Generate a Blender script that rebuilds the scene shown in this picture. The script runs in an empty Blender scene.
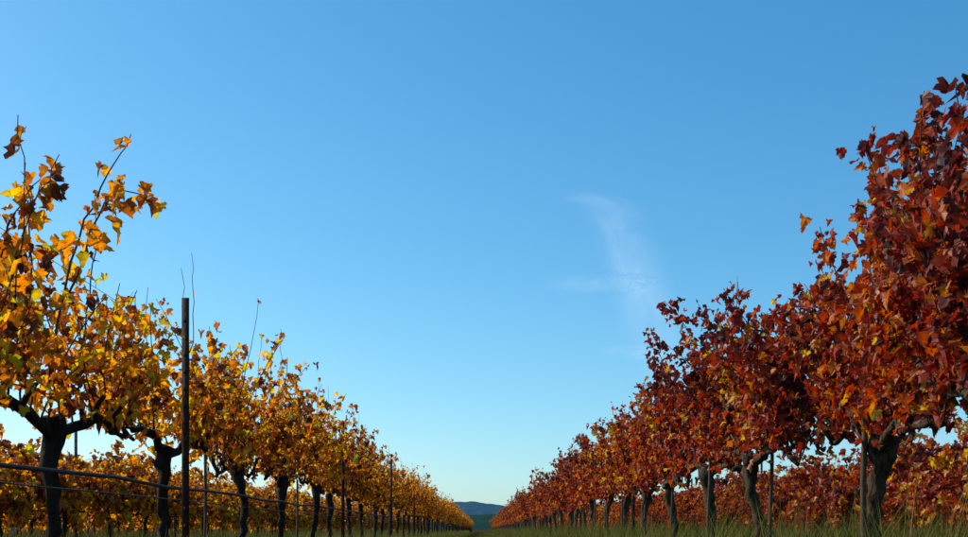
import bpy, math, random
import numpy as np
from mathutils import Vector
R = math.radians
scene = bpy.context.scene
scene.view_settings.view_transform = 'Standard'
scene.view_settings.look = 'None'
scene.view_settings.exposure = 0

# ------------------------------------------------------------ helpers
def link(o):
    scene.collection.objects.link(o); return o

def new_mat(name):
    m = bpy.data.materials.new(name); m.use_nodes = True
    nt = m.node_tree; nt.nodes.clear()
    return m, nt, nt.nodes, nt.links

def ramp(nodes, stops, interp='LINEAR'):
    n = nodes.new('ShaderNodeValToRGB'); cr = n.color_ramp; cr.interpolation = interp
    while len(cr.elements) > 1: cr.elements.remove(cr.elements[-1])
    cr.elements[0].position = stops[0][0]; cr.elements[0].color = (*stops[0][1], 1)
    for p, c in stops[1:]:
        e = cr.elements.new(p); e.color = (*c, 1)
    return n

def leaf_material(name, stops, edge, trans=0.5, tval=1.6):
    m, nt, N, L = new_mat(name)
    out = N.new('ShaderNodeOutputMaterial')
    at = N.new('ShaderNodeAttribute'); at.attribute_name = 'leaf_rand'
    ed = N.new('ShaderNodeAttribute'); ed.attribute_name = 'leaf_edge'
    oi = N.new('ShaderNodeObjectInfo')
    mr = N.new('ShaderNodeMapRange'); mr.inputs[3].default_value = -0.08; mr.inputs[4].default_value = 0.08
    L.new(oi.outputs['Random'], mr.inputs[0])
    tc = N.new('ShaderNodeTexCoord')
    nz = N.new('ShaderNodeTexNoise'); nz.inputs['Scale'].default_value = 45; nz.inputs['Detail'].default_value = 3
    L.new(tc.outputs['Object'], nz.inputs['Vector'])
    a1 = N.new('ShaderNodeMath'); a1.operation = 'ADD'
    L.new(at.outputs['Fac'], a1.inputs[0]); L.new(mr.outputs[0], a1.inputs[1])
    s1 = N.new('ShaderNodeMath'); s1.operation = 'MULTIPLY_ADD'
    L.new(nz.outputs['Fac'], s1.inputs[0]); s1.inputs[1].default_value = 0.5; s1.inputs[2].default_value = -0.25
    a2 = N.new('ShaderNodeMath'); a2.operation = 'ADD'; a2.use_clamp = True
    L.new(a1.outputs[0], a2.inputs[0]); L.new(s1.outputs[0], a2.inputs[1])
    r = ramp(N, stops); L.new(a2.outputs[0], r.inputs[0])
    em = N.new('ShaderNodeMath'); em.operation = 'MULTIPLY_ADD'
    L.new(nz.outputs['Fac'], em.inputs[0]); em.inputs[1].default_value = 1.3; em.inputs[2].default_value = -1.15
    ea = N.new('ShaderNodeMath'); ea.operation = 'ADD'; ea.use_clamp = True
    L.new(em.outputs[0], ea.inputs[0]); L.new(ed.outputs['Fac'], ea.inputs[1])
    eb = N.new('ShaderNodeMath'); eb.operation = 'MULTIPLY'; eb.inputs[1].default_value = 0.75
    L.new(ea.outputs[0], eb.inputs[0])
    mx = N.new('ShaderNodeMixRGB'); mx.inputs[2].default_value = (*edge, 1)
    L.new(eb.outputs[0], mx.inputs[0]); L.new(r.outputs[0], mx.inputs[1])
    p = N.new('ShaderNodeBsdfPrincipled'); p.inputs['Roughness'].default_value = 0.5
    p.inputs['Specular IOR Level'].default_value = 0.3
    L.new(mx.outputs[0], p.inputs['Base Color'])
    hs = N.new('ShaderNodeHueSaturation'); hs.inputs['Saturation'].default_value = 1.1; hs.inputs['Value'].default_value = tval
    L.new(mx.outputs[0], hs.inputs['Color'])
    t = N.new('ShaderNodeBsdfTranslucent'); L.new(hs.outputs[0], t.inputs[0])
    ms = N.new('ShaderNodeMixShader'); ms.inputs[0].default_value = trans
    L.new(p.outputs[0], ms.inputs[1]); L.new(t.outputs[0], ms.inputs[2])
    L.new(ms.outputs[0], out.inputs[0])
    return m

def rough_mat(name, c1, c2, scale=(8, 8, 8), rough=0.85, bump=0.4, metallic=0.0, detail=6, c3=None, spec=0.25):
    m, nt, N, L = new_mat(name)
    out = N.new('ShaderNodeOutputMaterial'); p = N.new('ShaderNodeBsdfPrincipled')
    p.inputs['Roughness'].default_value = rough; p.inputs['Metallic'].default_value = metallic
    p.inputs['Specular IOR Level'].default_value = spec
    tc = N.new('ShaderNodeTexCoord'); mp = N.new('ShaderNodeMapping'); mp.inputs['Scale'].default_value = scale
    L.new(tc.outputs['Object'], mp.inputs[0])
    nz = N.new('ShaderNodeTexNoise'); nz.inputs['Scale'].default_value = 1; nz.inputs['Detail'].default_value = detail
    nz.inputs['Roughness'].default_value = 0.7
    L.new(mp.outputs[0], nz.inputs['Vector'])
    st = [(0.33, c1), (0.66, c2)]
    if c3: st = [(0.3, c1), (0.5, c2), (0.7, c3)]
    r = ramp(N, st); L.new(nz.outputs['Fac'], r.inputs[0])
    L.new(r.outputs[0], p.inputs['Base Color'])
    b = N.new('ShaderNodeBump'); b.inputs['Strength'].default_value = bump; b.inputs['Distance'].default_value = 0.02
    L.new(nz.outputs['Fac'], b.inputs['Height']); L.new(b.outputs[0], p.inputs['Normal'])
    L.new(p.outputs[0], out.inputs[0])
    return m

GOLD = leaf_material('gold_vine_leaf', [(0.0, (0.45, 0.38, 0.03)), (0.10, (0.68, 0.43, 0.04)), (0.26, (0.68, 0.31, 0.03)),
      (0.43, (0.53, 0.19, 0.022)), (0.58, (0.35, 0.10, 0.018)), (0.74, (0.16, 0.05, 0.016)), (1.0, (0.045, 0.020, 0.012))], (0.14, 0.048, 0.018), 0.55, 1.8)
RED = leaf_material('red_vine_leaf', [(0.0, (0.66, 0.45, 0.05)), (0.12, (0.60, 0.25, 0.045)), (0.28, (0.48, 0.13, 0.035)),
      (0.45, (0.40, 0.062, 0.030)), (0.62, (0.27, 0.034, 0.024)), (0.80, (0.13, 0.022, 0.020)), (1.0, (0.045, 0.015, 0.014))], (0.15, 0.042, 0.022), 0.42, 1.6)
BARK = rough_mat('vine_bark', (0.011, 0.008, 0.006), (0.060, 0.042, 0.028), (55, 55, 9), bump=1.0, spec=0.1)
BARK2 = rough_mat('old_vine_bark', (0.012, 0.009, 0.006), (0.125, 0.090, 0.055), (50, 50, 14), bump=1.0, spec=0.1)
CANE = rough_mat('cane_bark', (0.04, 0.02, 0.012), (0.11, 0.055, 0.03), (40, 40, 12), bump=0.3)
RUST = rough_mat('rusty_steel', (0.03, 0.016, 0.012), (0.075, 0.035, 0.022), (30, 30, 14), rough=0.85, metallic=0.1)
STAKE = rough_mat('weathered_stake', (0.04, 0.03, 0.02), (0.12, 0.09, 0.055), (40, 40, 6))
WIRE = rough_mat('trellis_wire_steel', (0.05, 0.045, 0.04), (0.12, 0.11, 0.1), (20, 20, 20), rough=0.6, metallic=0.5, bump=0.1)
HOSE = rough_mat('black_hose', (0.015, 0.015, 0.016), (0.04, 0.038, 0.036), (10, 10, 10), rough=0.6, bump=0.1)
VINEMATS = {'gold': [BARK, CANE, GOLD], 'red': [BARK2, CANE, RED]}

class Geo:
    def __init__(s):
        s.v = []; s.f = []; s.m = []; s.r = []; s.e = []; s.n = 0
    def tube(s, pts, rad, sides, mat, rng=None, rough=0.0):
        pts = np.asarray(pts, float); n = len(pts)
        base = s.n
        for i in range(n):
            d = pts[min(i+1, n-1)] - pts[max(i-1, 0)]
            d = d/(np.linalg.norm(d)+1e-9)
            a = np.array([1., 0, 0]) if abs(d[0]) < 0.7 else np.array([0, 1., 0])
            u = np.cross(d, a); u /= np.linalg.norm(u); w = np.cross(d, u)
            for k in range(sides):
                th = 2*math.pi*k/sides
                rr = rad[i]*(1+(rng.uniform(-rough, rough) if rng is not None else 0))
                s.v.append(pts[i]+rr*(math.cos(th)*u+math.sin(th)*w))
        for i in range(n-1):
            for k in range(sides):
                k2 = (k+1) % sides
                s.f.append((base+i*sides+k, base+i*sides+k2, base+(i+1)*sides+k2, base+(i+1)*sides+k)); s.m.append(mat)
        s.f.append(tuple(base+(n-1)*sides+k for k in range(sides))); s.m.append(mat)
        s.f.append(tuple(base+k for k in reversed(range(sides)))); s.m.append(mat)
        c = n*sides; s.r += [0.5]*c; s.e += [0]*c; s.n += c
    def box(s, lo, hi, mat):
        b = s.n
        for z in (lo[2], hi[2]):
            for x, y in ((lo[0], lo[1]), (hi[0], lo[1]), (hi[0], hi[1]), (lo[0], hi[1])):
                s.v.append(np.array([x, y, z]))
        for q in ((3,2,1,0),(4,5,6,7),(0,1,5,4),(1,2,6,5),(2,3,7,6),(3,0,4,7)):
            s.f.append(tuple(b+i for i in q)); s.m.append(mat)
        s.r += [0.5]*8; s.e += [0]*8; s.n += 8

HALF = [(0.10,-0.10),(0.30,-0.17),(0.50,-0.02),(0.42,0.10),(0.50,0.22),(0.56,0.46),(0.38,0.47),(0.28,0.56),(0.26,0.76),(0.10,0.84)]
OUT = [(0.0, 0.02)] + HALF + [(0, 0.98)] + [(-x, y) for x, y in reversed(HALF)]
LEAF = np.array([(0, 0.32)] + OUT)
NL = len(OUT)
LTRI = np.array([(0, 1+i, 1+(i+1) % NL) for i in range(NL)])

def build_mesh(name, g, leaves, mats, smooth_idx=(0, 1), leafmat=2):
    V = np.array(g.v).reshape(-1, 3) if g.n else np.zeros((0, 3))
    faces = list(g.f); mats_i = list(g.m); r = list(g.r); e = list(g.e)
    if leaves is not None and len(leaves['p']):
        P = leaves['p']; Y = leaves['y']; Z = leaves['z']; S = leaves['s']; RR = leaves['r']; C1 = leaves['c1']; C2 = leaves['c2']
        Y = Y/np.linalg.norm(Y, axis=1)[:, None]
        X = np.cross(Y, Z); X /= (np.linalg.norm(X, axis=1)[:, None]+1e-9)
        Z = np.cross(X, Y)
        rg = np.random.default_rng(len(P))
        n = len(P); K = len(LEAF)
        ph = (RR*37.0)[:, None]
        jt = rg.normal(0, 0.045, (n, K, 2)); jt[:, 0] = 0
        lx = LEAF[:, 0][None]*rg.uniform(.8, 1.12, n)[:, None]+jt[..., 0]; ly = LEAF[:, 1][None]+jt[..., 1]
        z = C1[:, None]*np.abs(lx) + C2[:, None]*(ly-0.3)**2 + 0.18*np.sin(lx*7+ly*6+ph)*(np.abs(lx)+0.2)
        fx = 1/np.sqrt(1+C1**2)
        W = P[:, None, :] + S[:, None, None]*((lx*fx[:, None])[..., None]*X[:, None, :] + ly[..., None]*Y[:, None, :] + z[..., None]*Z[:, None, :])
        b = len(V)
        V = np.vstack([V, W.reshape(-1, 3)])
        T = (LTRI[None]+(b+np.arange(n)*K)[:, None, None]).reshape(-1, 3)
        faces += [tuple(t) for t in T.tolist()]; mats_i += [leafmat]*len(T)
        r += np.repeat(RR, K).tolist(); ee = np.ones(K); ee[0] = 0; e += np.tile(ee, n).tolist()
    me = bpy.data.meshes.new(name)
    me.from_pydata(V.tolist(), [], faces)
    me.polygons.foreach_set('material_index', mats_i)
    me.polygons.foreach_set('use_smooth', [m in smooth_idx for m in mats_i])
    a = me.attributes.new('leaf_rand', 'FLOAT', 'POINT'); a.data.foreach_set('value', r)
    a = me.attributes.new('leaf_edge', 'FLOAT', 'POINT'); a.data.foreach_set('value', e)
    for m in mats: me.materials.append(m)
    me.update()
    return me

def make_vine(name, seed, kind, top=1.75, spread=0.2, ncane=20, dens=2.2, cordon=0.88, half=0.8,
              trunk_r=0.026, extra=(), lmean=0.45, lean=0.0, droop=0.25, lsize=0.042, under=0, jit=0.055, topj=0.12, bare=0.06, gn=1.0, whips=0):
    rng = np.random.default_rng(seed)
    dens *= 1.75
    if kind == 'gold': lmean += 0.03
    g = Geo()
    n = 18; pts = []; rad = []
    px, py = 0, 0
    for i in range(n):
        t = i/(n-1)
        px += rng.normal(0, 0.009*gn); py += rng.normal(0, 0.012*gn)
        pts.append((px, py+lean*t, -0.03+(cordon-0.02)*t))
        rad.append(trunk_r*(1.35-0.45*math.sin(t*math.pi)*1.0+0.35*t**3)*rng.uniform(1-.14*gn, 1+.18*gn))
    g.tube(pts, rad, 12, 0, rng, 0.2*gn)
    head = np.array(pts[-1])
    leaves = dict(p=[], y=[], z=[], s=[], r=[], c1=[], c2=[])
    spurs = []
    for sgn in (-1, 1):
        m = 14; ap = []; ar = []
        x = head[0]; wob = 0
        for i in range(m):
            t = i/(m-1)
            yy = head[1]+sgn*half*t
            wob += rng.normal(0, 0.013*gn)
            zz = head[2]-0.06+0.10*math.sin(min(t*2.4, 1)*math.pi/2)-0.05*t+wob
            x += rng.normal(0, 0.014*gn)
            ap.append((x*(1-0.4*t), yy, zz)); ar.append(trunk_r*(0.8-0.42*t)*rng.uniform(1-.2*gn, 1+.25*gn))
        g.tube(ap, ar, 9, 0, rng, 0.18*gn)
        for i in range(1, m): spurs.append(np.array(ap[i]))
        for i in range(2, m, 2):
            b = np.array(ap[i]); q = b+np.array([rng.normal(0, .04*gn), rng.normal(0, .035*gn), rng.uniform(.05, .13)*gn])
            g.tube([b, (b+q)/2+rng.normal(0, .01, 3), q], [trunk_r*.5, trunk_r*.42, trunk_r*.34], 7, 0, rng, 0.2)
    def add_leaf(p, mean, hang=0.8, sz=1.0):
        az = rng.uniform(0, 2*math.pi); out = np.array([math.cos(az), math.sin(az), 0.])
        y = out*rng.uniform(0.2, 1.0)+np.array([0, 0, -rng.uniform(0.0, 1.8)*hang])
        zn = out*rng.uniform(0., 0.8)+np.array([rng.normal(0, .5), rng.normal(0, .5), rng.uniform(0.1, 1)])
        leaves['p'].append(p); leaves['y'].append(y); leaves['z'].append(zn)
        leaves['s'].append(sz*lsize*rng.uniform(0.5, 1.55))
        leaves['r'].append(min(1, max(0, rng.normal(mean, 0.24))))
        leaves['c1'].append(rng.normal(0.45, 0.6)); leaves['c2'].append(rng.normal(-0.45, 0.8))
    def cane(pts, nodes_per_m, mean, d, bare0=0.04, bare1=0.0, r0=0.0048, jitter=0.06, sz=1.0):
        pts = np.array(pts); nn = len(pts)
        g.tube(pts, [r0*(1-0.65*i/(nn-1)) for i in range(nn)], 5, 1)
        seg = np.linalg.norm(np.diff(pts, axis=0), axis=1); cum = np.concatenate([[0], np.cumsum(seg)]); Ltot = cum[-1]
        k = max(1, int(Ltot*nodes_per_m))
        for j in range(k):
            s = Ltot*(bare0+(1-bare0-bare1)*(j+rng.uniform(0, 1))/k)
            p = np.array([np.interp(s, cum, pts[:, c]) for c in range(3)])
            dd = d*(1.3-0.7*s/Ltot)
            c = int(dd)+(1 if rng.uniform() < dd-int(dd) else 0)
            jj = jitter*(1.15-0.55*s/Ltot)
            for _ in range(c):
                add_leaf(p+np.clip(rng.normal(0, jj, 3), -2*jj, 2*jj), mean, sz=sz)
    for ci in range(ncane+under):
        sp = spurs[rng.integers(len(spurs))] if ci >= len(spurs) else spurs[ci]
        dn = ci >= ncane
        tz = top + rng.normal(0, topj)
        if rng.uniform() < 0.12: tz += 0.2
        Lc = max(0.35, (tz-sp[2])*rng.uniform(0.6, 1.08))
        d = np.array([rng.normal(0, spread*1.2), rng.normal(0, 0.3), 1.0])
        if dn: d = np.array([rng.choice((-1, 1))*rng.uniform(.5, 1), rng.normal(0, .4), rng.uniform(-.3, .6)]); Lc = rng.uniform(.5, .9)
        d /= np.linalg.norm(d)
        p = sp.copy(); pp = [p.copy()]
        side = 1 if d[0] > 0 else -1
        dr = droop*rng.uniform(0, 1.6) + (1.9 if dn else 0)
        for i in range(9):
            p = p+d*Lc/9
            if p[2] < 0.15: break
            d = d+rng.normal(0, 0.09, 3)+np.array([side*0.05*(spread/0.2), 0, -dr*0.12*(i/4)]); d /= np.linalg.norm(d)
            pp.append(p.copy())
        if len(pp) < 3: continue
        cane(pp, 19, lmean+rng.normal(0, 0.13), dens, jitter=jit, bare0=bare)
    for pl, dn, r0, sz in extra:
        pl = np.array(pl, float); t = np.linspace(0, len(pl)-1, 14)
        sm = np.array([[np.interp(q, range(len(pl)), pl[:, c]) for c in range(3)] for q in t])
        for _ in range(2): sm[1:-1] = 0.25*sm[:-2]+0.5*sm[1:-1]+0.25*sm[2:]
        sm[1:-1] += rng.normal(0, 0.006, sm[1:-1].shape)
        cane(sm, 20, lmean+rng.normal(0, .08), dn, bare0=0.1, r0=r0, jitter=0.04, sz=sz)
    for _ in range(whips):   # thin, nearly leafless shoots above the canopy
        b = spurs[rng.integers(len(spurs))]
        q = b+np.array([rng.normal(0, .08), rng.normal(0, .2), top-b[2]+rng.uniform(.12, .38)])
        mid = (b+q)/2+rng.normal(0, .05, 3)
        t = np.linspace(0, 1, 12)[:, None]
        cv = (1-t)**2*b+2*t*(1-t)*mid+t*t*q+rng.normal(0, .005, (12, 3))
        g.tube(cv, np.linspace(.0042, .0014, 12), 5, 1)
        for _k in range(rng.integers(1, 4)):
            add_leaf(cv[rng.integers(8, 12)], lmean, sz=.9)
    L = {k: np.array(v) for k, v in leaves.items()}
    return build_mesh(name, g, L, VINEMATS[kind])

XL, XR = -1.7, 1.7
SPL, SPR = 1.6, 1.62
def place(name, me, x, y, rz=0.0, sc=1.0):
    o = bpy.data.objects.new(name, me); o.location = (x, y, 0); o.rotation_euler = (0, 0, rz); o.scale = (sc, sc, sc)
    return link(o)

D0 = 4.22
nearL = {
 -1: dict(top=1.45, ncane=20, spread=.1),
  0: dict(top=1.38, ncane=24, dens=2.2, lmean=0.46, droop=0.1, spread=.13, whips=2,
      extra=[([(0.0,-0.25,0.95),(0.02,-0.2,1.4),(0.0,-0.28,1.90)], 0.9, 0.005, 1.1),
             ([(0.0,0.0,0.95),(0.05,0.1,1.5),(0.1,0.35,1.88),(0.12,0.62,2.16)], 0.7, 0.006, 1.1),
             ([(0.05,0.05,1.3),(0.1,0.3,1.75),(0.12,0.62,1.91),(0.15,0.88,1.93)], 2.2, 0.005, 1.3),
             ([(0.0,-0.45,0.95),(0.05,-0.4,1.4),(0.1,-0.15,1.80)], 3.0, 0.005, 1.25),
             ([(0.0,-0.5,0.95),(0.0,-0.4,1.45),(0.05,-0.15,1.74)], 3.0, 0.005, 1.25),
             ([(0.0,-0.3,0.95),(0.0,-0.2,1.3),(0.05,0.15,1.58)], 2.8, 0.005, 1.2),
             ([(0.0,0.3,1.0),(0.02,0.42,1.5),(0.0,0.5,1.85)], 0.2, 0.0045, 0.8)]),
  1: dict(top=1.50, ncane=29, dens=2.6, lmean=0.42, droop=0.15, spread=.14, topj=.11, whips=2,
      extra=[([(0.0,0.2,0.95),(0.05,0.35,1.5),(0.02,0.4,1.98)], 0.2, 0.004, 0.8)]),
  2: dict(top=1.68, ncane=27, dens=2.6, lmean=0.46, droop=0.1, spread=.12, topj=.11, whips=2),
  3: dict(top=1.56, ncane=26, dens=2.6, lmean=0.48, spread=.12, topj=.11, whips=2, extra=[([(0.0,-0.2,0.95),(0.05,-0.1,1.5),(0.02,-0.05,2.06)], 0.2, 0.004, 0.8)]),
  4: dict(top=1.70, ncane=26, dens=2.6, lmean=0.43, spread=.12, topj=.11, whips=2),
}
for i, kw in nearL.items():
    me = make_vine('gold_vine_mesh', 100+i, 'gold', bare=.12, **kw)
    place('grapevine', me, XL, D0+SPL*i)
nearR = {
 -2: dict(top=1.7, ncane=30, dens=3.6, spread=.12),
 -1: dict(top=1.68, ncane=40, dens=4.4, lmean=0.58, trunk_r=0.032, spread=.10, droop=.1, cordon=.86,
      extra=[([(0.05,0.5,1.3),(0.0,0.75,1.75),(0.0,1.10,1.93),(0.0,1.42,1.98)], 3.6, 0.006, 1.3),
             ([(0.05,0.4,1.3),(0.02,0.6,1.75),(0.0,0.68,1.98)], 4, 0.006, 1.25),
             ([(0.05,0.5,1.2),(0.0,0.7,1.55),(-0.0,0.85,1.86)], 4, 0.006, 1.25),
             ([(0.05,0.5,1.2),(0.0,0.9,1.55),(-0.0,1.3,1.76)], 4.4, 0.006, 1.25)]),
  0: dict(top=1.70, ncane=42, dens=4.5, lmean=0.49, trunk_r=0.036, half=0.75, spread=.13, cordon=.84, topj=.11),
  1: dict(top=1.74, ncane=40, dens=4.3, lmean=0.56, trunk_r=0.031, spread=.15, topj=.1, whips=1,
      extra=[([(0,0.35,1.0),(-0.05,0.4,1.6),(-0.05,0.52,1.98)], 2.2, 0.005, 1.0)]),
  2: dict(top=1.68, ncane=38, dens=4.3, lmean=0.50, trunk_r=0.030, spread=.11, topj=.1, whips=1),
  3: dict(top=1.72, ncane=38, dens=4.2, lmean=0.56, trunk_r=0.030, spread=.12, topj=.1,
      extra=[([(0,0.2,1.0),(-0.05,0.25,1.5),(-0.05,0.1,1.95)], 2.0, 0.005, 1.0)]),
}
DR0 = 4.8
for i, kw in nearR.items():
    me = make_vine('red_vine_mesh', 300+i, 'red', bare=.15, gn=1.35, **kw)
    place('grapevine', me, XR, DR0+SPR*i)

varL = [make_vine('gold_vine_mesh', 500+i, 'gold', top=[1.55,1.7,1.6,1.75,1.5,1.65][i], ncane=26, dens=2.2, spread=.13, lsize=.046, whips=2,
        lmean=[.40,.50,.44,.53,.46,.42][i]) for i in range(6)]
varR = [make_vine('red_vine_mesh', 600+i, 'red', top=[1.6,1.75,1.6,1.7,1.55,1.65][i], ncane=32, dens=3.3, spread=0.15, bare=.06, gn=1.2, lsize=.046, whips=1,
        trunk_r=0.030, lmean=[.52,.58,.46,.56,.50,.44][i]) for i in range(6)]
varLb = [make_vine('gold_vine_mesh', 700+i, 'gold', top=1.6, ncane=32, dens=1.9, spread=0.5, droop=1.0, under=34, lsize=.062, lmean=[.36,.48,.42,.50][i]) for i in range(4)]
varRb = [make_vine('red_vine_mesh', 800+i, 'red', top=1.6, ncane=34, dens=2.1, spread=0.5, droop=1.0, under=30, lsize=.062, lmean=[.50,.42,.56,.47][i]) for i in range(4)]
rr = random.Random(5)
def fill(var, x, y0, y1, sp):
    y = y0
    while y < y1:
        place('grapevine', rr.choice(var), x+rr.uniform(-.03, .03), y+rr.uniform(-.06, .06), rr.choice((0, math.pi)), rr.uniform(0.94, 1.06))
        y += sp
fill(varL, XL, D0+SPL*5, 175, SPL)
fill(varR, XR, DR0+SPR*4, 175, SPR)
fill(varL, XL, -7, D0-SPL*1.5, SPL)
fill(varR, XR, -7, DR0-SPR*2.5, SPR)
for k, ymax in ((1, 90), (2, 75), (3, 75), (4, 75), (5, 75)):
    fill(varLb, XL-3.3*k, 0.6*k+1, ymax, 1.6)
    fill(varRb, XR+3.3*k, 0.5*k+1, ymax, 1.6)

# ------------------------------------------------------------ posts, stakes, wires
def post_mesh():
    g = Geo()
    g.box((-0.019, -0.004, -0.1), (0.019, 0.002, 1.60), 0)
    g.box((-0.003, 0.002, -0.1), (0.003, 0.026, 1.60), 0)
    for z in np.arange(0.3, 1.55, 0.09):
        g.box((-0.007, -0.010, z), (0.007, -0.004, z+0.02), 0)
    return build_mesh('trellis_post_mesh', g, None, [RUST])
PM = post_mesh()
def stake_mesh():
    g = Geo()
    rng = np.random.default_rng(3)
    g.tube([(rng.normal(0,.003), rng.normal(0,.003), z) for z in np.linspace(-.1, 1.15, 8)], [0.013]*8, 7, 0, rng, .08)
    return build_mesh('vine_stake_mesh', g, None, [STAKE])
SM = stake_mesh()
for k in range(-1, 26):
    y = D0+SPL*1+0.02+SPL*4*k
    o = place('trellis_post', PM, XL+0.14, y-0.18); o.rotation_euler = (R(rr.uniform(-1, 1)), R(rr.uniform(-1, 1)) if k else 0, 0)
    place('trellis_post', PM, XL-3.3, y+1.0)
    place('trellis_post', PM, XR+3.3, y+0.6)
    if k != 0: place('trellis_post', PM, XR, DR0+SPR*4*k+0.8)
for i in range(-2, 40, 1):
    if i % 2: place('vine_stake', SM, XL+0.05, D0+SPL*i+0.6, 0, 0.72)
    o = place('vine_stake', SM, XR-0.02+rr.uniform(-.02, .02), DR0+SPR*i-0.10, 0, 1.0 if i == 0 else rr.uniform(.75, .95))
    if i: o.rotation_euler = (R(rr.uniform(-3, 3)), R(rr.uniform(-2, 2)), 0)

def wire(name, x, z, r, mat, sag=0.012, y0=-8, y1=175):
    g = Geo(); pts = []
    y = y0
    rng = np.random.default_rng(int(abs(x)*100+z*1000))
    while y <= y1:
        pts.append((x+rng.normal(0, .002), y, z+rng.normal(0, sag*0.4))); y += 0.8
    g.tube(pts, [r]*len(pts), 6, 0)
    o = bpy.data.objects.new(name, build_mesh(name+'_mesh', g, None, [mat])); link(o)
for s, X in ((-1, XL), (1, XR)):
    wire('trellis_wire', X+0.03, 0.90, 0.0025, WIRE)
    wire('trellis_wire', X-0.05, 1.25, 0.0014, WIRE)
    wire('trellis_wire', X+0.05, 1.42, 0.0012, WIRE)
wire('irrigation_hose', XL+0.06, 0.61, 0.009, HOSE, 0.02)
wire('trellis_wire', XL+0.06, 0.54, 0.003, WIRE, 0.006)
wire('irrigation_hose', XL-3.3, 0.60, 0.009, HOSE, 0.02)
wire('irrigation_hose', XR+0.05, 0.28, 0.008, HOSE, 0.02)

# ------------------------------------------------------------ ground
def ground():
    m, nt, N, L = new_mat('vineyard_soil_and_turf')
    out = N.new('ShaderNodeOutputMaterial'); p = N.new('ShaderNodeBsdfDiffuse')
    tc = N.new('ShaderNodeTexCoord')
    n1 = N.new('ShaderNodeTexNoise'); n1.inputs['Scale'].default_value = 1.3; n1.inputs['Detail'].default_value = 8
    n2 = N.new('ShaderNodeTexNoise'); n2.inputs['Scale'].default_value = 25; n2.inputs['Detail'].default_value = 5
    L.new(tc.outputs['Object'], n1.inputs['Vector']); L.new(tc.outputs['Object'], n2.inputs['Vector'])
    r1 = ramp(N, [(0.35, (0.045, 0.055, 0.018)), (0.5, (0.09, 0.05, 0.028)), (0.7, (0.13, 0.048, 0.028))])
    r2 = ramp(N, [(0.35, (0.5, 0.5, 0.5)), (0.7, (1.2, 1.1, 1.0))])
    L.new(n1.outputs['Fac'], r1.inputs[0]); L.new(n2.outputs['Fac'], r2.inputs[0])
    mx = N.new('ShaderNodeMixRGB'); mx.blend_type = 'MULTIPLY'; mx.inputs[0].default_value = 1
    L.new(r1.outputs[0], mx.inputs[1]); L.new(r2.outputs[0], mx.inputs[2]); L.new(mx.outputs[0], p.inputs[0])
    b = N.new('ShaderNodeBump'); b.inputs['Distance'].default_value = 0.05
    L.new(n2.outputs['Fac'], b.inputs['Height']); L.new(b.outputs[0], p.inputs['Normal']); L.new(p.outputs[0], out.inputs[0])
    me = bpy.data.meshes.new('ground_mesh')
    S = 6000
    me.from_pydata([(-S,-S,0),(S,-S,0),(S,S,0),(-S,S,0)], [], [(0,1,2,3)]); me.materials.append(m)
    link(bpy.data.objects.new('ground', me))
ground()

def fallen(x0, mat, seed):
    rng = np.random.default_rng(seed); n = 5000
    P = np.c_[rng.normal(x0, 0.55, n), rng.uniform(-3, 60, n), rng.uniform(.012, .05, n)]
    az = rng.uniform(0, 6.283, n)
    L = dict(p=P, y=np.c_[np.cos(az), np.sin(az), rng.normal(0, .15, n)], z=np.c_[rng.normal(0, .2, n), rng.normal(0, .2, n), np.ones(n)],
             s=rng.uniform(.04, .08, n), r=np.clip(rng.normal(.6, .2, n), 0, 1), c1=rng.normal(.2, .3, n), c2=rng.normal(.1, .4, n))
    g = Geo()
    link(bpy.data.objects.new('fallen_leaves', build_mesh('fallen_leaves_mesh', g, L, [mat], leafmat=0, smooth_idx=())))
fallen(XL, GOLD, 1); fallen(XR, RED, 2)

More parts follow.
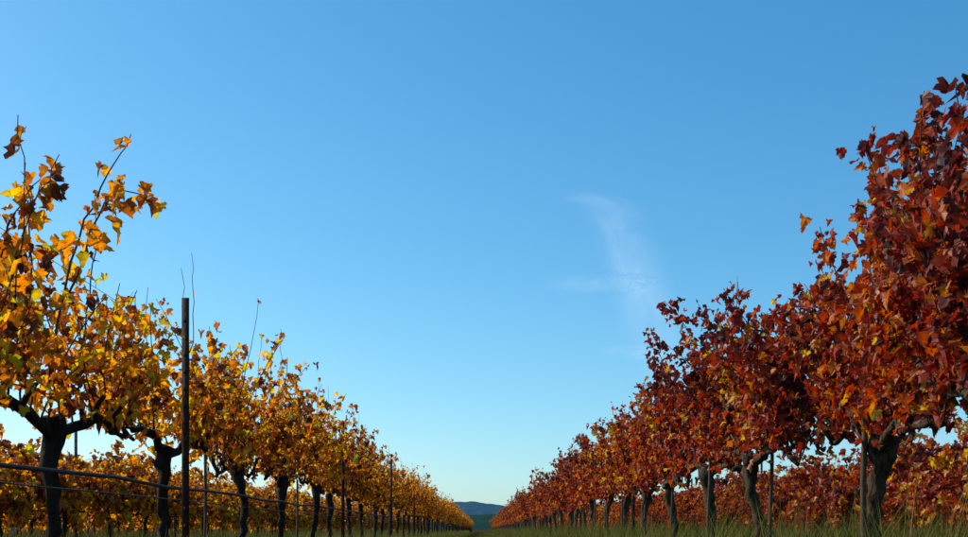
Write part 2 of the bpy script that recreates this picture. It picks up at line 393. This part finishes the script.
# ------------------------------------------------------------ grass
def grass_mat():
    m, nt, N, L = new_mat('grass_blade')
    out = N.new('ShaderNodeOutputMaterial')
    at = N.new('ShaderNodeAttribute'); at.attribute_name = 'leaf_rand'
    r = ramp(N, [(0, (0.05, 0.085, 0.014)), (0.4, (0.11, 0.14, 0.022)), (0.75, (0.22, 0.20, 0.045)), (1, (0.30, 0.23, 0.09))])
    L.new(at.outputs['Fac'], r.inputs[0])
    d = N.new('ShaderNodeBsdfDiffuse'); t = N.new('ShaderNodeBsdfTranslucent'); ms = N.new('ShaderNodeMixShader'); ms.inputs[0].default_value = 0.45
    L.new(r.outputs[0], d.inputs[0]); L.new(r.outputs[0], t.inputs[0]); L.new(d.outputs[0], ms.inputs[1]); L.new(t.outputs[0], ms.inputs[2])
    L.new(ms.outputs[0], out.inputs[0]); return m
GM = grass_mat()
def grass_mesh(seed, n, w, l, hm, hs):
    rng = np.random.default_rng(seed)
    x = rng.uniform(-w/2, w/2, n); y = rng.uniform(-l/2, l/2, n)
    clump = 0.75+0.3*np.sin(x*5.1+seed)*np.sin(y*3.3+seed*2)+0.2*np.sin(y*9+x*4)
    h = np.clip(rng.normal(hm, hs, n)*clump*1.1, 0.04, None)
    az = rng.uniform(0, 2*np.pi, n); lean = rng.uniform(0.05, 0.6, n)*h; ww = rng.uniform(0.0015, 0.0035, n)
    dx, dy = np.cos(az), np.sin(az); b = rng.uniform(0, 2*np.pi, n); sx, sy = np.cos(b)*ww, np.sin(b)*ww
    V = np.zeros((n, 5, 3))
    V[:, 0] = np.c_[x-sx, y-sy, np.zeros(n)-.01]; V[:, 1] = np.c_[x+sx, y+sy, np.zeros(n)-.01]
    V[:, 2] = np.c_[x+sx*.8+dx*lean*.3, y+sy*.8+dy*lean*.3, h*.6]; V[:, 3] = np.c_[x-sx*.8+dx*lean*.3, y-sy*.8+dy*lean*.3, h*.6]
    V[:, 4] = np.c_[x+dx*lean, y+dy*lean, h]
    I = np.arange(n)*5
    F = [(i, i+1, i+2, i+3) for i in I.tolist()]+[(i+3, i+2, i+4) for i in I.tolist()]
    me = bpy.data.meshes.new('grass_patch_mesh'); me.from_pydata(V.reshape(-1, 3).tolist(), [], F)
    a = me.attributes.new('leaf_rand', 'FLOAT', 'POINT'); a.data.foreach_set('value', np.repeat(rng.uniform(0, 1, n), 5))
    me.materials.append(GM); return me
tall = [grass_mesh(i, 6500, 1.6, 4.0, 0.32, 0.08) for i in range(4)]
short = [grass_mesh(10+i, 4000, 1.6, 4.0, 0.08, 0.04) for i in range(3)]
gp = link(bpy.data.objects.new('grass', None))
gi = 0
def gpatch(me, x, y, s=1.0):
    global gi
    gi += 1
    o = bpy.data.objects.new('grass_patch_%d' % gi, me); o.location = (x, y, 0); o.scale = (1, 1, s)
    o.rotation_euler = (0, 0, rr.choice((0, math.pi))); link(o); o.parent = gp
for j in range(-1, 30):
    y = j*4.0
    for x in (XR+0.1, XR+1.7, XR+3.3, XR+4.9):
        gpatch(rr.choice(tall), x, y, rr.uniform(0.85, 1.15))
    for x in (XL-0.5, XL-2.1, XL-3.7, XL-5.3):
        gpatch(rr.choice(tall), x, y, rr.uniform(0.6, 0.9))
    gpatch(rr.choice(short), -0.55, y, rr.uniform(.6, 1)); gpatch(rr.choice(short), 0.6, y, rr.uniform(.6, 1))

# ------------------------------------------------------------ hills
def hill(name, cx, cy, w, d, h, seed, c1, c2):
    rng = np.random.default_rng(seed); nx, ny = 220, 18
    V = []; F = []
    for j in range(ny):
        v = j/(ny-1)
        for i in range(nx):
            u = i/(nx-1)
            prof = math.sin(math.pi*u)**0.6*(0.66+0.14*math.sin(5*u)+0.10*math.sin(19*u+seed)+0.05*math.sin(47*u+seed*2))
            z = h*prof*math.sin(math.pi*min(v*1.0, 1))**0.8 + (rng.uniform(-1, 1)*h*0.035 if 0 < j < ny-1 else 0)
            V.append((cx+(u-.5)*w, cy+(v-.5)*d, max(z, 0)-2))
    for j in range(ny-1):
        for i in range(nx-1):
            a = j*nx+i; F.append((a, a+1, a+nx+1, a+nx))
    me = bpy.data.meshes.new(name+'_mesh'); me.from_pydata(V, [], F)
    me.polygons.foreach_set('use_smooth', [True]*len(F))
    me.materials.append(rough_mat(name+'_woodland', c1, c2, (0.03, 0.03, 0.03), bump=0.3, rough=1, spec=0.0))
    link(bpy.data.objects.new(name, me))
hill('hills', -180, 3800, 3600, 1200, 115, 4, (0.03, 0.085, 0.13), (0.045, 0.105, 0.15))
hill('wooded_hill', 250, 1800, 2600, 500, 34, 12, (0.012, 0.04, 0.038), (0.024, 0.058, 0.046))

# ------------------------------------------------------------ cirrus wisps (real sheets 1.5 km up)
def cirrus(name, path, dens, seed):
    m, nt, N, L = new_mat('cirrus_vapour')
    out = N.new('ShaderNodeOutputMaterial')
    uv = N.new('ShaderNodeUVMap'); sep = N.new('ShaderNodeSeparateXYZ'); L.new(uv.outputs[0], sep.inputs[0])
    def bell(sock, pw):
        a = N.new('ShaderNodeMath'); a.operation = 'MULTIPLY'; a.inputs[1].default_value = math.pi; L.new(sock, a.inputs[0])
        s = N.new('ShaderNodeMath'); s.operation = 'SINE'; L.new(a.outputs[0], s.inputs[0])
        q = N.new('ShaderNodeMath'); q.operation = 'POWER'; q.use_clamp = True; q.inputs[1].default_value = pw; L.new(s.outputs[0], q.inputs[0]); return q
    b1 = bell(sep.outputs[0], 1.8); b2 = bell(sep.outputs[1], 0.9)
    mp = N.new('ShaderNodeMapping'); mp.inputs['Scale'].default_value = (1.6, 3.0, 1); mp.inputs['Location'].default_value = (seed, seed, 0)
    L.new(uv.outputs[0], mp.inputs[0])
    nz = N.new('ShaderNodeTexNoise'); nz.inputs['Scale'].default_value = 1.7; nz.inputs['Detail'].default_value = 8; nz.inputs['Distortion'].default_value = 0.6
    L.new(mp.outputs[0], nz.inputs['Vector'])
    mr = N.new('ShaderNodeMapRange'); mr.inputs[1].default_value = 0.2; mr.inputs[2].default_value = 0.8
    L.new(nz.outputs['Fac'], mr.inputs[0])
    def mul(a, b):
        q = N.new('ShaderNodeMath'); q.operation = 'MULTIPLY'; L.new(a, q.inputs[0])
        if isinstance(b, float): q.inputs[1].default_value = b
        else: L.new(b, q.inputs[1])
        return q.outputs[0]
    al = mul(mul(mul(b1.outputs[0], b2.outputs[0]), mr.outputs[0]), dens)
    d = N.new('ShaderNodeBsdfTranslucent'); d.inputs[0].default_value = (.86, .94, 1.0, 1)
    t = N.new('ShaderNodeBsdfTransparent'); ms = N.new('ShaderNodeMixShader')
    L.new(al, ms.inputs[0]); L.new(t.outputs[0], ms.inputs[1]); L.new(d.outputs[0], ms.inputs[2]); L.new(ms.outputs[0], out.inputs[0])
    P = np.array(path, float); n = 30
    tt = np.linspace(0, len(P)-1, n); S = np.array([[np.interp(q, range(len(P)), P[:, c]) for c in range(3)] for q in tt])
    for _ in range(4): S[1:-1] = .25*S[:-2]+.5*S[1:-1]+.25*S[2:]
    V = []; F = []; UV = []
    for i in range(n):
        dd = S[min(i+1, n-1), :2]-S[max(i-1, 0), :2]; dd /= np.linalg.norm(dd); nn_ = np.array([-dd[1], dd[0]])
        for k in range(9):
            u = k/8; q = S[i, :2]+nn_*(u-.5)*2*S[i, 2]; V.append((q[0], q[1], 1500)); UV.append((u, i/(n-1)))
    for i in range(n-1):
        for k in range(8):
            a = i*9+k; F.append((a, a+1, a+10, a+9))
    me = bpy.data.meshes.new(name+'_mesh'); me.from_pydata(V, [], F)
    l = me.uv_layers.new(name='UVMap')
    for lp in me.loops: l.data[lp.index].uv = UV[lp.vertex_index]
    me.materials.append(m); link(bpy.data.objects.new(name, me))
cirrus('cirrus_cloud', [(326, 4813, 130), (559, 4886, 160), (755, 5560, 190), (987, 6719, 230), (1331, 8269, 320), (1950, 10950, 480)], 0.26, 1.0)
cirrus('cirrus_cloud', [(378, 6450, 220), (597, 6554, 340), (818, 6610, 340), (988, 6719, 220)], 0.14, 4.0)
cirrus('cirrus_cloud', [(1078, 8716, 250), (1331, 9059, 400), (1723, 9598, 260)], 0.22, 7.0)

# ------------------------------------------------------------ light
EL, AZ = 36, 292      # azimuth clockwise from +Y
w = bpy.data.worlds.new('World'); scene.world = w; w.use_nodes = True
nt = w.node_tree; nt.nodes.clear()
sky = nt.nodes.new('ShaderNodeTexSky'); sky.sky_type = 'NISHITA'; sky.sun_disc = False
sky.sun_elevation = R(EL); sky.sun_rotation = R(AZ); sky.air_density = 1.0; sky.dust_density = 0.6; sky.ozone_density = 1.0; sky.altitude = 0
sc_ = nt.nodes.new('ShaderNodeMixRGB'); sc_.blend_type = 'MULTIPLY'; sc_.inputs[0].default_value = 1; sc_.inputs[2].default_value = (.105, .105, .105, 1)
nt.links.new(sky.outputs[0], sc_.inputs[1])
# colour response (camera-like saturation) per channel
sp = nt.nodes.new('ShaderNodeSeparateColor'); cb = nt.nodes.new('ShaderNodeCombineColor')
nt.links.new(sc_.outputs[0], sp.inputs[0])
for i, (g_, k_) in enumerate(((1.42, 1.12), (0.98, 1.29), (0.82, 1.42))):
    pw = nt.nodes.new('ShaderNodeMath'); pw.operation = 'POWER'; pw.inputs[1].default_value = g_
    ml = nt.nodes.new('ShaderNodeMath'); ml.operation = 'MULTIPLY'; ml.inputs[1].default_value = k_
    nt.links.new(sp.outputs[i], pw.inputs[0]); nt.links.new(pw.outputs[0], ml.inputs[0]); nt.links.new(ml.outputs[0], cb.inputs[i])
bg = nt.nodes.new('ShaderNodeBackground'); bg.inputs[1].default_value = 1.0
wo = nt.nodes.new('ShaderNodeOutputWorld')
nt.links.new(cb.outputs[0], bg.inputs[0]); nt.links.new(bg.outputs[0], wo.inputs[0])
sl = bpy.data.lights.new('sun', 'SUN'); sl.energy = 5.0; sl.angle = R(0.53); sl.color = (1.0, 0.88, 0.74)
so = link(bpy.data.objects.new('sun', sl))
to_sun = Vector((math.sin(R(AZ))*math.cos(R(EL)), math.cos(R(AZ))*math.cos(R(EL)), math.sin(R(EL))))
so.rotation_euler = to_sun.to_track_quat('Z', 'Y').to_euler(); so.location = (-20, 0, 20)

# ------------------------------------------------------------ camera
cd = bpy.data.cameras.new('camera'); cam = link(bpy.data.objects.new('camera', cd))
cam.location = (0, 0, 0.38); cam.rotation_euler = (R(90), 0, 0)
cd.lens = 40; cd.sensor_width = 36; cd.shift_y = 0.270; cd.shift_x = 0.002
cd.clip_start = 0.02; cd.clip_end = 30000
scene.camera = cam
